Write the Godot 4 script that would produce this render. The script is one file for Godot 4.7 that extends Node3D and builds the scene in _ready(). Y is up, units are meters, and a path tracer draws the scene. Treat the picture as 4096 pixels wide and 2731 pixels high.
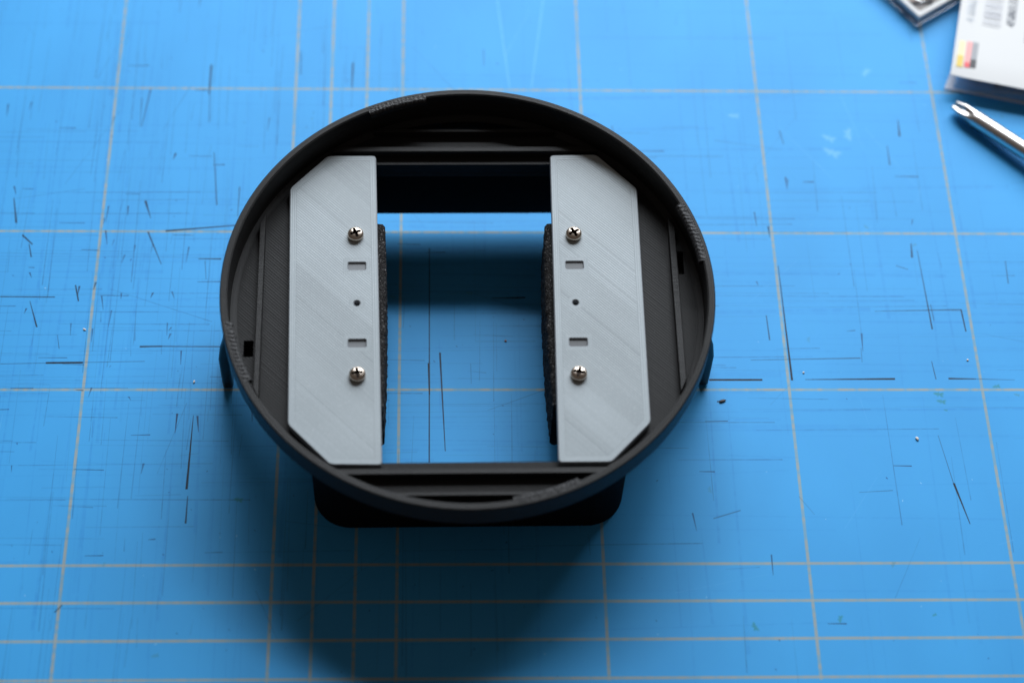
extends Node3D

const CM := 0.01
var names := {}
var M := {}
var rng := RandomNumberGenerator.new()


# ---------------------------------------------------------------- mesh building
class Buf:
	var v := PackedVector3Array()
	var n := PackedVector3Array()
	var uv := PackedVector2Array()

	# one flat triangle, given in centimetres; want is roughly the way it faces
	func tri(a: Vector3, b: Vector3, c: Vector3, want: Vector3, ua := Vector2.ZERO, ub := Vector2.ZERO, uc := Vector2.ZERO) -> void:
		var f := (b - a).cross(c - a)
		if f.length_squared() < 1e-16:
			return
		if f.dot(want) < 0.0:
			f = -f
			put(a, b, c, f.normalized(), f.normalized(), f.normalized(), ua, ub, uc)
		else:
			put(a, c, b, f.normalized(), f.normalized(), f.normalized(), ua, uc, ub)

	func put(a: Vector3, b: Vector3, c: Vector3, na: Vector3, nb: Vector3, nc: Vector3, ua: Vector2, ub: Vector2, uc: Vector2) -> void:
		v.append(a * 0.01)
		v.append(b * 0.01)
		v.append(c * 0.01)
		n.append(na)
		n.append(nb)
		n.append(nc)
		uv.append(ua)
		uv.append(ub)
		uv.append(uc)

	# a triangle with its own smooth normals
	func soft(a: Vector3, b: Vector3, c: Vector3, na: Vector3, nb: Vector3, nc: Vector3, ua := Vector2.ZERO, ub := Vector2.ZERO, uc := Vector2.ZERO) -> void:
		var f := (b - a).cross(c - a)
		if f.length_squared() < 1e-16:
			return
		if f.dot(na + nb + nc) < 0.0:
			put(a, b, c, na, nb, nc, ua, ub, uc)
		else:
			put(a, c, b, na, nc, nb, ua, uc, ub)

	func quad(a: Vector3, b: Vector3, c: Vector3, d: Vector3, want: Vector3, u0 := Vector2.ZERO, u1 := Vector2(1, 0), u2 := Vector2(1, 1), u3 := Vector2(0, 1)) -> void:
		tri(a, b, c, want, u0, u1, u2)
		tri(a, c, d, want, u0, u2, u3)

	# a grid of points with normals worked out from its neighbours; up says which side is outside
	func grid(p: Array, rows: int, cols: int, outside: Callable, uvs: Array, wrap := false) -> void:
		var nn := []
		for r in rows:
			for c in cols:
				var c0 := (c - 1 + cols) % cols if wrap else maxi(c - 1, 0)
				var c1 := (c + 1) % cols if wrap else mini(c + 1, cols - 1)
				var dx: Vector3 = p[r * cols + c1] - p[r * cols + c0]
				var dy: Vector3 = p[mini(r + 1, rows - 1) * cols + c] - p[maxi(r - 1, 0) * cols + c]
				var f := dx.cross(dy)
				var o: Vector3 = outside.call(p[r * cols + c])
				if f.length_squared() < 1e-18:
					f = o
				if f.dot(o) < 0.0:
					f = -f
				nn.append(f.normalized())
		for r in rows - 1:
			for c in (cols if wrap else cols - 1):
				var i: int = r * cols + c
				var j: int = r * cols + (c + 1) % cols
				var k: int = i + cols
				var l: int = j + cols
				soft(p[i], p[j], p[l], nn[i], nn[j], nn[l], uvs[i], uvs[j], uvs[l])
				soft(p[i], p[l], p[k], nn[i], nn[l], nn[k], uvs[i], uvs[l], uvs[k])


func numbered(called: String, parent: Node) -> String:
	var key := str(parent.get_instance_id()) + called
	names[key] = names.get(key, -1) + 1
	return called if names[key] == 0 else "%s_%03d" % [called, names[key]]


func build(called: String, parent: Node, parts: Array) -> MeshInstance3D:
	var m := ArrayMesh.new()
	for p in parts:
		var b: Buf = p[0]
		if b.v.size() == 0:
			continue
		var a := []
		a.resize(Mesh.ARRAY_MAX)
		a[Mesh.ARRAY_VERTEX] = b.v
		a[Mesh.ARRAY_NORMAL] = b.n
		a[Mesh.ARRAY_TEX_UV] = b.uv
		m.add_surface_from_arrays(Mesh.PRIMITIVE_TRIANGLES, a)
		m.surface_set_material(m.get_surface_count() - 1, p[1])
	var o := MeshInstance3D.new()
	o.mesh = m
	o.name = numbered(called, parent)
	parent.add_child(o, true)
	return o


func thing(called: String, at: Vector3, label: String, category: String, group := "") -> Node3D:
	var o := Node3D.new()
	o.name = numbered(called, self)
	o.position = at * CM
	add_child(o, true)
	tag(o, label, category, group)
	return o


func tag(o: Node, label: String, category: String, group := "") -> void:
	o.set_meta("label", label)
	o.set_meta("category", category)
	if group != "":
		o.set_meta("group", group)


# ---------------------------------------------------------------- outlines (x, z in centimetres)
func circle(r: float, n := 96, at := Vector2.ZERO) -> PackedVector2Array:
	var p := PackedVector2Array()
	for i in n:
		p.append(at + Vector2(cos(TAU * i / n), sin(TAU * i / n)) * r)
	return p


func rect(x0: float, z0: float, x1: float, z1: float, r := 0.0, n := 6) -> PackedVector2Array:
	if r <= 0.0:
		return PackedVector2Array([Vector2(x0, z0), Vector2(x1, z0), Vector2(x1, z1), Vector2(x0, z1)])
	var p := PackedVector2Array()
	for q in [[x1 - r, z1 - r, 0.0], [x0 + r, z1 - r, PI / 2], [x0 + r, z0 + r, PI], [x1 - r, z0 + r, PI * 1.5]]:
		for i in n + 1:
			var t: float = q[2] + PI / 2 * i / n
			p.append(Vector2(q[0] + cos(t) * r, q[1] + sin(t) * r))
	return p


func rounded(poly: PackedVector2Array, r: float, n := 4) -> PackedVector2Array:
	var p := PackedVector2Array()
	for i in poly.size():
		var a := poly[(i - 1 + poly.size()) % poly.size()]
		var b := poly[i]
		var c := poly[(i + 1) % poly.size()]
		var s := b + (a - b).normalized() * r
		var e := b + (c - b).normalized() * r
		for k in n + 1:
			var t := float(k) / n
			p.append(s.lerp(b, t).lerp(b.lerp(e, t), t))
	return p


func area(p: PackedVector2Array) -> float:
	var s := 0.0
	for i in p.size():
		s += p[i].cross(p[(i + 1) % p.size()])
	return s / 2


func dense(p: PackedVector2Array, step: float) -> PackedVector2Array:
	var o := PackedVector2Array()
	for i in p.size():
		var a := p[i]
		var b := p[(i + 1) % p.size()]
		var k := maxi(1, ceili(a.distance_to(b) / step))
		for j in k:
			o.append(a.lerp(b, float(j) / k))
	return o


# moves every vertex by d to the inside of the loop (negative: to the outside)
func inset(p: PackedVector2Array, d: float) -> PackedVector2Array:
	var o := PackedVector2Array()
	var s := signf(area(p))
	for i in p.size():
		var a := (p[i] - p[(i - 1 + p.size()) % p.size()]).normalized()
		var b := (p[(i + 1) % p.size()] - p[i]).normalized()
		var na := Vector2(-a.y, a.x) * s
		var nb := Vector2(-b.y, b.x) * s
		var m := (na + nb)
		if m.length() < 0.01:
			m = na
		m = m.normalized()
		o.append(p[i] + m * d / maxf(0.35, m.dot(na)))
	return o


func v3(p: Vector2, y: float) -> Vector3:
	return Vector3(p.x, y, p.y)


# a slab with holes and chamfered top edges: faces to top, walls and chamfers to side
func slab(top: Buf, side: Buf, outline: PackedVector2Array, holes: Array, y0: float, y1: float, bev: float, step := 0.0, uv_of = null) -> void:
	var loops := [outline] + holes
	if step > 0.0:
		for i in loops.size():
			loops[i] = dense(loops[i], step)
	var inner := []
	for i in loops.size():
		inner.append(inset(loops[i], bev if i == 0 else -bev) if bev > 0.0 else loops[i])
	# cut into strips through the middle of every hole, so that each piece is a plain polygon
	var lo := Vector2(1e9, 1e9)
	var hi := -lo
	for q in inner[0]:
		lo = lo.min(q)
		hi = hi.max(q)
	var at := [lo.x - 1.0, hi.x + 1.0]
	for k in range(1, inner.size()):
		var m := 0.0
		for q in inner[k]:
			m += q.x / inner[k].size()
		at.append(m)
	at.sort()
	var pieces := []
	if holes.is_empty():
		pieces = [inner[0]]
	else:
		for k in at.size() - 1:
			if at[k + 1] - at[k] < 1e-4:
				continue
			var some := Geometry2D.intersect_polygons(inner[0], rect(at[k], lo.y - 1.0, at[k + 1], hi.y + 1.0))
			for n in range(1, inner.size()):
				var left := []
				for q in some:
					left.append_array(Geometry2D.clip_polygons(q, inner[n]))
				some.assign(left)
			pieces.append_array(some)
	for pts in pieces:
		var idx := Geometry2D.triangulate_polygon(pts)
		for t in range(0, idx.size(), 3):
			var a: Vector2 = pts[idx[t]]
			var b: Vector2 = pts[idx[t + 1]]
			var c: Vector2 = pts[idx[t + 2]]
			if uv_of != null:
				top.tri(v3(a, y1), v3(b, y1), v3(c, y1), Vector3.UP, uv_of.call(a), uv_of.call(b), uv_of.call(c))
			else:
				top.tri(v3(a, y1), v3(b, y1), v3(c, y1), Vector3.UP, a, b, c)
			side.tri(v3(a, y0), v3(b, y0), v3(c, y0), Vector3.DOWN, a, b, c)
	for i in loops.size():
		var l: PackedVector2Array = loops[i]
		var k: PackedVector2Array = inner[i]
		var s := signf(area(l)) * (1.0 if i == 0 else -1.0)
		var run := 0.0
		for j in l.size():
			var q := (j + 1) % l.size()
			var d := l[q] - l[j]
			var out := Vector3(d.y * s, 0, -d.x * s)
			var u0 := run
			run += d.length()
			side.quad(v3(l[j], y0), v3(l[q], y0), v3(l[q], y1 - bev), v3(l[j], y1 - bev), out, Vector2(u0, y0), Vector2(run, y0), Vector2(run, y1), Vector2(u0, y1))
			if bev > 0.0:
				side.quad(v3(l[j], y1 - bev), v3(l[q], y1 - bev), v3(k[q], y1), v3(k[j], y1), out.normalized() + Vector3.UP, Vector2(u0, y1), Vector2(run, y1), Vector2(run, y1 + bev), Vector2(u0, y1 + bev))


# a closed profile of (radius, height) swept from a0 to a1, with flat bands and end caps when it is not a full turn
func sweep(b: Buf, prof: PackedVector2Array, a0: float, a1: float, n: int) -> void:
	var mid := Vector2.ZERO
	for q in prof:
		mid += q / prof.size()
	var run := 0.0
	for i in prof.size():
		var p := prof[i]
		var q := prof[(i + 1) % prof.size()]
		var d := q - p
		var nr := Vector2(d.y, -d.x).normalized()
		if nr.dot((p + q) / 2 - mid) < 0.0:
			nr = -nr
		for k in n:
			var t0 := lerpf(a0, a1, float(k) / n)
			var t1 := lerpf(a0, a1, float(k + 1) / n)
			var c0 := Vector3(cos(t0), 0, sin(t0))
			var c1 := Vector3(cos(t1), 0, sin(t1))
			var pa := c0 * p.x + Vector3.UP * p.y
			var pb := c1 * p.x + Vector3.UP * p.y
			var pc := c1 * q.x + Vector3.UP * q.y
			var pd := c0 * q.x + Vector3.UP * q.y
			var n0 := c0 * nr.x + Vector3.UP * nr.y
			var n1 := c1 * nr.x + Vector3.UP * nr.y
			var u0 := Vector2(t0 * 6.0, run)
			var u1 := Vector2(t1 * 6.0, run)
			var w := Vector2(0, d.length())
			b.soft(pa, pb, pc, n0, n1, n1, u0, u1, u1 + w)
			b.soft(pa, pc, pd, n0, n1, n0, u0, u1 + w, u0 + w)
		run += d.length()
	if absf(a1 - a0) < TAU - 0.01:
		for t in [a0, a1]:
			var c := Vector3(cos(t), 0, sin(t))
			var want := Vector3(-sin(t), 0, cos(t)) * (1.0 if t == a1 else -1.0)
			for i in prof.size():
				var p := prof[i]
				var q := prof[(i + 1) % prof.size()]
				b.tri(c * mid.x + Vector3.UP * mid.y, c * p.x + Vector3.UP * p.y, c * q.x + Vector3.UP * q.y, want, mid, p, q)


func box(b: Buf, lo: Vector3, hi: Vector3, bev := 0.02) -> void:
	slab(b, b, rect(lo.x, lo.z, hi.x, hi.z), [], lo.y, hi.y, bev)


func hash1(i: int) -> float:
	var h := (i * 374761393 + 668265263) & 0x7fffffff
	h = ((h ^ (h >> 13)) * 1274126177) & 0x7fffffff
	return float((h ^ (h >> 16)) & 0xffff) / 65535.0


# ---------------------------------------------------------------- materials
func lin(r: float, g: float, b: float) -> Color:
	return Color(r, g, b).linear_to_srgb()


func mat(called: String, c: Color, rough: float, metal := 0.0, spec := 0.5) -> StandardMaterial3D:
	var m := StandardMaterial3D.new()
	m.resource_name = called
	m.albedo_color = c
	m.roughness = rough
	m.metallic = metal
	m.metallic_specular = spec
	M[called] = m
	return m


func relief(m: StandardMaterial3D, t: Texture2D, cm: float) -> void:
	m.heightmap_enabled = true
	m.heightmap_texture = t
	m.heightmap_scale = cm


# rows of printed plastic: every row of pixels one height, wavering a little along it. The image spans span centimetres.
func rows_image(w: int, h: int, span: float, pitch: float, uneven: float, seed_: int) -> ImageTexture:
	var d := PackedByteArray()
	d.resize(w * h)
	var turns := roundf(span / pitch)
	var ns := FastNoiseLite.new()
	ns.seed = seed_
	ns.frequency = 0.05
	for y in h:
		var t := turns * y / h
		var line := int(floor(t))
		var base := (0.5 - 0.5 * cos(TAU * t)) * (0.6 + 0.4 * hash1(line * 7 + seed_)) + uneven * (hash1(line * 13 + seed_ + 5) - 0.5)
		for x in w:
			var v := base + 0.12 * ns.get_noise_2d(x, line * 31.0)
			d[y * w + x] = clampi(int((0.15 + 0.65 * v) * 255.0), 0, 255)
	return ImageTexture.create_from_image(Image.create_from_data(w, h, false, Image.FORMAT_L8, d))


func noise_tex(size: int, freq: float, seed_: int, lo: Color, hi: Color, octaves := 3) -> ImageTexture:
	var ns := FastNoiseLite.new()
	ns.seed = seed_
	ns.frequency = freq
	ns.fractal_octaves = octaves
	var src := ns.get_seamless_image(size, size)
	src.convert(Image.FORMAT_L8)
	var s := src.get_data()
	var lut := PackedByteArray()
	for i in 256:
		var c := lo.lerp(hi, i / 255.0)
		lut.append_array(PackedByteArray([c.r8, c.g8, c.b8]))
	var d := PackedByteArray()
	d.resize(size * size * 3)
	for i in size * size:
		var k := s[i] * 3
		d[i * 3] = lut[k]
		d[i * 3 + 1] = lut[k + 1]
		d[i * 3 + 2] = lut[k + 2]
	return ImageTexture.create_from_image(Image.create_from_data(size, size, false, Image.FORMAT_RGB8, d))


# dark plastic with rare pale specks of dust
func dust_image(size: int, base: Color, chance: float, seed_: int) -> ImageTexture:
	var im := Image.create(size, size, false, Image.FORMAT_RGB8)
	im.fill(base)
	var r := RandomNumberGenerator.new()
	r.seed = seed_
	for i in int(size * size * 0.25):
		var k := r.randf_range(0.75, 1.3)
		im.set_pixel(r.randi() % size, r.randi() % size, Color(base.r * k, base.g * k, base.b * k))
	for i in int(size * size * chance):
		var g := r.randf_range(0.25, 0.75)
		var x := r.randi() % size
		var y := r.randi() % size
		im.set_pixel(x, y, Color(g, g, g * 0.97))
		if r.randf() < 0.35:
			im.set_pixel((x + 1) % size, y, Color(g, g, g * 0.97))
			im.set_pixel(x, (y + 1) % size, Color(g * 0.8, g * 0.8, g * 0.8))
	return ImageTexture.create_from_image(im)


# ---------------------------------------------------------------- the scene
func window_light(called: String, az: float, el: float, dist: float, w: float, h: float, energy: float, c: Color) -> void:
	var l := AreaLight3D.new()
	l.name = called
	l.area_size = Vector2(w, h)
	l.light_energy = energy
	l.light_color = c
	l.area_range = 6.0
	l.shadow_enabled = true
	var a := deg_to_rad(az)
	var e := deg_to_rad(el)
	var at := Vector3(sin(a) * cos(e), sin(e), -cos(a) * cos(e)) * dist
	add_child(l)
	l.transform = Transform3D(Basis.looking_at(-at, Vector3.UP), at)


func _ready() -> void:
	rng.seed = 5
	# camera, measured from the mat's grid
	var cam := Camera3D.new()
	cam.name = "camera"
	cam.position = Vector3(-0.0988, 45.0646, 28.6521) * CM
	cam.rotation = Vector3(-0.9805, -0.0667, 0.0563)
	var lens := CameraAttributesPhysical.new()
	lens.frustum_focal_length = 73.6
	lens.frustum_focus_distance = 0.527
	lens.exposure_aperture = 7.8
	lens.frustum_near = 0.05
	lens.frustum_far = 20.0
	cam.attributes = lens
	cam.fov = 18.5203
	cam.near = 0.05
	cam.far = 20.0
	cam.current = true
	add_child(cam)
	# the dim room, and the window behind the mat
	var we := WorldEnvironment.new()
	we.name = "room"
	var env := Environment.new()
	env.background_mode = Environment.BG_COLOR
	env.background_color = lin(0.085, 0.071, 0.062)
	env.tonemap_mode = Environment.TONE_MAPPER_LINEAR
	env.tonemap_exposure = 1.0
	env.sdfgi_enabled = true
	env.ssao_enabled = true
	env.ssil_enabled = true
	we.environment = env
	add_child(we)
	window_light("window_light", 13.0, 34.0, 1.15, 1.22, 0.58, 2.08, Color(0.941, 0.969, 1.0))
	window_light("upper_window_light", 12.0, 50.0, 1.18, 0.64, 0.074, 0.68, Color(0.941, 0.969, 1.0))

	make_materials()
	make_surface()
	make_adapter()
	make_packet()
	make_small_packet()
	make_screwdriver()
	make_crumbs()


func make_materials() -> void:
	var layers := rows_image(96, 512, 2.0, 0.03125, 0.5, 3)
	var hatch := rows_image(96, 1024, 4.0, 0.0625, 0.35, 9)
	var dust := dust_image(1024, Color(0.128, 0.126, 0.128), 0.00035, 4)
	var m := mat("black_layers", Color.WHITE, 0.5, 0.0, 0.34)
	m.albedo_texture = dust
	m.uv1_scale = Vector3(0.25, 0.5, 1)
	relief(m, layers, 0.007)
	m = mat("black_hatch", Color.WHITE, 0.5, 0.0, 0.28)
	m.albedo_texture = dust
	m.uv1_scale = Vector3(0.25, 0.25, 1)
	relief(m, hatch, 0.004)
	mat("black_matte", lin(0.006, 0.0055, 0.006), 0.8, 0.0, 0.15)
	m = mat("black_gloss", lin(0.012, 0.012, 0.012), 0.42)
	m = mat("rough_black", Color.WHITE, 0.5, 0.0, 0.36)
	m.albedo_texture = dust_image(256, Color(0.15, 0.15, 0.155), 0.001, 8)
	m.uv1_scale = Vector3(0.5, 0.5, 1)
	relief(m, noise_tex(256, 0.09, 6, Color.BLACK, Color.WHITE), 0.015)
	m = mat("foam", Color.WHITE, 0.95, 0.0, 0.2)
	m.albedo_texture = foam_image()
	m.uv1_scale = Vector3(0.26, 0.26, 1)
	relief(m, noise_tex(512, 0.12, 12, Color.BLACK, Color.WHITE, 2), 0.04)
	mat("grey_side", lin(0.26, 0.28, 0.30), 0.5)
	mat("steel", Color(0.80, 0.745, 0.69), 0.28, 1.0)
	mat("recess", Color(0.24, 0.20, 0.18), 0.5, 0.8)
	mat("nut", Color(0.62, 0.65, 0.68), 0.3, 0.8)
	mat("slot_grey", lin(0.14, 0.15, 0.16), 0.35)
	mat("slot_dark", lin(0.07, 0.075, 0.08), 0.4)
	mat("chrome", Color(0.86, 0.84, 0.82), 0.30, 1.0)
	mat("handle", lin(0.02, 0.02, 0.022), 0.4)
	mat("paper", lin(0.62, 0.62, 0.61), 0.6)
	m = mat("clear_film", Color(0.92, 0.95, 1.0, 0.10), 0.08)
	m.transparency = BaseMaterial3D.TRANSPARENCY_ALPHA
	m = mat("seam_film", Color(0.86, 0.88, 0.92, 0.55), 0.3)
	m.transparency = BaseMaterial3D.TRANSPARENCY_ALPHA
	m = mat("screws_dark", Color(0.36, 0.31, 0.27), 0.35, 0.9)
	mat("heap_grey", lin(0.22, 0.19, 0.165), 0.6)
	mat("ink", lin(0.10, 0.12, 0.16), 0.6)
	mat("faded_ink", lin(0.45, 0.50, 0.56), 0.6)
	mat("bar_ink", lin(0.56, 0.57, 0.60), 0.6)
	mat("yellow_pale", lin(0.80, 0.72, 0.42), 0.6)
	mat("yellow", lin(0.72, 0.53, 0.10), 0.6)
	mat("red_pale", lin(0.82, 0.36, 0.34), 0.6)
	mat("red", lin(0.75, 0.09, 0.10), 0.6)
	mat("black_pale", lin(0.30, 0.31, 0.33), 0.6)
	mat("black_print", lin(0.04, 0.04, 0.045), 0.6)
	mat("white_crumb", lin(0.62, 0.61, 0.58), 0.7)
	mat("dark_crumb", lin(0.03, 0.03, 0.035), 0.6)
	mat("table", lin(0.30, 0.22, 0.15), 0.5)


# open-cell foam: pale struts round dark pores
func foam_image() -> ImageTexture:
	var n := 512
	var im := Image.create(n, n, false, Image.FORMAT_RGB8)
	im.fill(Color(0.19, 0.185, 0.185))
	var r := RandomNumberGenerator.new()
	r.seed = 44
	for i in 9000:
		var x := r.randi() % n
		var y := r.randi() % n
		var s := r.randi_range(3, 9)
		var g := r.randf_range(0.02, 0.12) if r.randf() < 0.62 else r.randf_range(0.36, 0.72)
		for k in s:
			im.set_pixel((x + r.randi_range(0, 4)) % n, (y + r.randi_range(0, 4)) % n, Color(g, g * 0.99, g * 0.98))
	return ImageTexture.create_from_image(im)


func make_surface() -> void:
	var b := Buf.new()
	box(b, Vector3(-70, -3.3, -45), Vector3(70, -0.3, 40), 0.1)
	var t := build("table_top", self, [[b, M.table]])
	t.set_meta("kind", "structure")
	var tex := paint_mat()
	var parts := []
	var grain := noise_tex(512, 0.06, 21, Color.BLACK, Color.WHITE, 4)
	var tint := noise_tex(512, 0.008, 22, Color(0.93, 0.945, 0.955), Color.WHITE, 4)
	for i in 2:
		var m := mat("mat_print_%d" % i, Color.WHITE, 0.5, 0.0, 0.3)
		m.albedo_texture = tex[i]
		m.texture_repeat = false
		m.detail_enabled = true
		m.detail_blend_mode = BaseMaterial3D.BLEND_MODE_MUL
		m.detail_albedo = tint
		m.detail_uv_layer = BaseMaterial3D.DETAIL_UV_1
		b = Buf.new()
		var x0 := MX0 + MW / 2 * i
		var x1 := x0 + MW / 2
		b.quad(Vector3(x0, 0, MZ0), Vector3(x1, 0, MZ0), Vector3(x1, 0, MZ0 + MH), Vector3(x0, 0, MZ0 + MH), Vector3.UP)
		parts.append([b, m])
	var edge := mat("mat_edge", Color(0.16, 0.42, 0.72), 0.5)
	b = Buf.new()
	var c0 := Vector3(MX0, 0, MZ0)
	var c1 := Vector3(MX0 + MW, 0, MZ0)
	var c2 := Vector3(MX0 + MW, 0, MZ0 + MH)
	var c3 := Vector3(MX0, 0, MZ0 + MH)
	var dn := Vector3(0, -0.3, 0)
	b.quad(c0, c1, c1 + dn, c0 + dn, Vector3.FORWARD)
	b.quad(c1, c2, c2 + dn, c1 + dn, Vector3.RIGHT)
	b.quad(c2, c3, c3 + dn, c2 + dn, Vector3.BACK)
	b.quad(c3, c0, c0 + dn, c3 + dn, Vector3.LEFT)
	b.quad(c0 + dn, c1 + dn, c2 + dn, c3 + dn, Vector3.DOWN)
	parts.append([b, edge])
	var o := build("cutting_mat", self, parts)
	tag(o, "worn blue cutting mat with a beige centimetre grid and many knife cuts", "cutting mat")


func clip(a: PackedVector2Array, b: PackedVector2Array) -> PackedVector2Array:
	var l := Geometry2D.intersect_polygons(a, b)
	return l[0] if l.size() else PackedVector2Array()


func slant(p: Vector2) -> Vector2:
	return Vector2(p.x + p.y, p.x - p.y) * 0.70711


func make_adapter() -> void:
	# it stands on two legs and the near edge of its sleeve, tipped three degrees towards the viewer
	var o := thing("lens_adapter", Vector3(0.722, 0, -0.727), "round black 3D-printed lens adapter with two grey plates screwed across its square opening", "lens adapter")
	o.rotation = Vector3(0.052, 0.0079, 0)
	# the round wall
	var b := Buf.new()
	sweep(b, PackedVector2Array([Vector2(5.63, 2.40), Vector2(5.985, 3.10), Vector2(5.985, 3.755), Vector2(5.955, 3.785), Vector2(5.835, 3.785), Vector2(5.80, 3.755), Vector2(5.80, 2.93), Vector2(5.63, 2.86)]), 0, TAU, 180)
	build("ring_wall", o, [[b, M.black_layers]])
	# bayonet tabs under the rim, with the rough skin of a bridged print
	for q in [[-114.9, -99.9, 1], [-24.6, -7.3, 2], [153.8, 170.7, 3], [64.9, 80.6, 4]]:
		build("bayonet_tab", o, [[tab_shape(deg_to_rad(q[0]), deg_to_rad(q[1]), q[2]), M.rough_black]])
	# floor disc with the pockets that lie under the tabs
	b = Buf.new()
	var opening := rect(-3.3, -4.283, 3.3, 4.283)
	var pockets := [opening, rect(-5.44, 0.92, -5.2, 1.38), rect(5.26, -1.6, 5.40, -0.93)]
	slab(b, b, clip(circle(5.628, 160), rect(-6.0, -5.27, 6.0, 5.27)), pockets, 2.487, 2.855, 0.0, 0.14, slant)
	build("floor_disc", o, [[b, M.black_hatch]])
	b = Buf.new()
	slab(b, b, circle(5.626, 120), [opening], 2.335, 2.484, 0.02, 0.2, slant)
	build("base_disc", o, [[b, M.black_hatch]])
	# thin rails round the opening: two at the near and the far end, one at either side
	var s: Buf
	for q in [rect(-5.15, -5.26, -5.01, 5.26), rect(5.06, -5.26, 5.22, 5.26), rect(-5.0, -5.26, 5.05, -5.16), rect(-5.0, 5.16, 5.05, 5.26), rect(-5.0, -4.693, 5.05, -4.533), rect(-5.0, 4.533, 5.05, 4.693)]:
		b = Buf.new()
		slab(b, b, clip(q, circle(5.66, 200)), [], 2.857, 3.075, 0.015)
		build("rail", o, [[b, M.black_layers]])
	# the square sleeve below
	b = Buf.new()
	slab(b, b, rect(-3.8, -4.7, 3.8, 4.7, 0.92, 10), [rect(-3.65, -4.55, 3.65, 4.55, 0.78, 10)], 0.255, 2.333, 0.0, 0.12)
	build("square_sleeve", o, [[b, M.black_matte]])
	# the two legs it stands on
	for side in [-1.0, 1.0]:
		b = Buf.new()
		var pts := []
		var uvs := []
		for r in 9:
			var y: float = [0.05, 0.08, 0.3, 0.8, 1.4, 2.0, 2.35, 2.6, 2.72][r]
			for q in rect(-0.13, -0.55, 0.13, 0.66, 0.06, 3):
				var rag := 0.0
				if r == 0:
					rag = 0.06 * hash1(int((q.y + 3) * 40) + int(side * 9 + 20))
				pts.append(Vector3(side * (6.06 - 0.34 * clampf((y - 1.7) / 1.2, 0.0, 1.0)) + q.x, y * lerpf(0.48, 1.0, clampf((q.y + 0.55) / 1.0, 0.0, 1.0)) + rag + 0.02, q.y * (1.0 + 0.02 * sin(y * 3.0))))
				uvs.append(Vector2(q.x + q.y, y))
		var cols: int = pts.size() / 9
		var ax: float = side * 6.06
		b.grid(pts, 9, cols, func(p: Vector3) -> Vector3: return Vector3(p.x - ax + side * 0.34 * clampf((p.y - 1.7) / 1.2, 0.0, 1.0), 0, p.z * 0.4), uvs, true)
		for r in [0, 8]:
			for c in range(1, cols - 1):
				b.tri(pts[r * cols], pts[r * cols + c], pts[r * cols + c + 1], Vector3.DOWN if r == 0 else Vector3.UP)
		build("leg", o, [[b, M.black_gloss]])
	# foam strips along the inside of the sleeve
	for side in [-1.0, 1.0]:
		build("foam_strip", o, [[foam_shape(side), M.foam]])
	# grey plates, their screws and the nuts seen through their slots
	var left := [Vector2(-3.504, -4.413), Vector2(-2.277, -4.410), Vector2(-2.073, 4.453), Vector2(-3.287, 4.430), Vector2(-4.297, 3.362), Vector2(-4.436, -3.405)]
	var right := [Vector2(2.163, -4.412), Vector2(3.346, -4.436), Vector2(4.336, -3.376), Vector2(4.282, 3.375), Vector2(3.299, 4.422), Vector2(2.053, 4.422)]
	var screw := screw_mesh()
	for k in 2:
		var poly := PackedVector2Array()
		for q in (left if k == 0 else right):
			poly.append(q)
		var cut := []
		for q in ([Vector2(-2.725, -1.064), Vector2(-2.694, 1.145)] if k == 0 else [Vector2(2.654, -1.068), Vector2(2.656, 1.150)]):
			cut.append([q.x, q.y, 0.215, 0.108, 0.0])
		var hole: Vector2 = (Vector2(-2.712, 0.01) if k == 0 else Vector2(2.635, 0.02))
		cut.append([hole.x, hole.y, 0.075, 0.075, 1.0])
		var lo := Vector2(1e9, 1e9)
		var hi := -lo
		for q in poly:
			lo = lo.min(q)
			hi = hi.max(q)
		var maps := plate_maps(poly, cut, lo, hi - lo, 400, 1500, 31 + k)
		var m := mat("grey_print_%d" % k, Color.WHITE, 0.45, 0.0, 0.4)
		m.albedo_texture = maps[0]
		relief(m, maps[1], 0.0028)
		b = Buf.new()
		s = Buf.new()
		var shape := rounded(poly, 0.1)
		var holes := [rect(cut[0][0] - 0.215, cut[0][1] - 0.108, cut[0][0] + 0.215, cut[0][1] + 0.108, 0.03, 2), rect(cut[1][0] - 0.215, cut[1][1] - 0.108, cut[1][0] + 0.215, cut[1][1] + 0.108, 0.03, 2), circle(0.075, 16, hole)]
		var span := hi - lo
		slab(b, s, shape, holes, 2.858, 3.085, 0.022, 0.09, func(p: Vector2) -> Vector2: return (p - lo) / span)
		var plate := build("grey_plate", o, [[b, m], [s, M.grey_side]])
		var n := 0
		for q in ([Vector2(-2.765, -1.963), Vector2(-2.675, 2.049)] if k == 0 else [Vector2(2.668, -1.952), Vector2(2.627, 2.064)]):
			var p: Vector2 = q
			var sc := MeshInstance3D.new()
			sc.mesh = screw
			sc.name = numbered("screw", plate)
			sc.position = Vector3(p.x, 3.083, p.y) * CM
			sc.rotation.y = [0.35, 0.1, 0.5, -0.2][k * 2 + n]
			plate.add_child(sc, true)
			n += 1
		for q in 2:
			b = Buf.new()
			box(b, Vector3(cut[q][0] - 0.28, 2.75, cut[q][1] - 0.17), Vector3(cut[q][0] + 0.28, 3.035 - 0.008 * q, cut[q][1] + 0.17), 0.02)
			build("square_nut", plate, [[b, M.slot_grey if k == 0 else M.slot_dark]])


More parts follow.
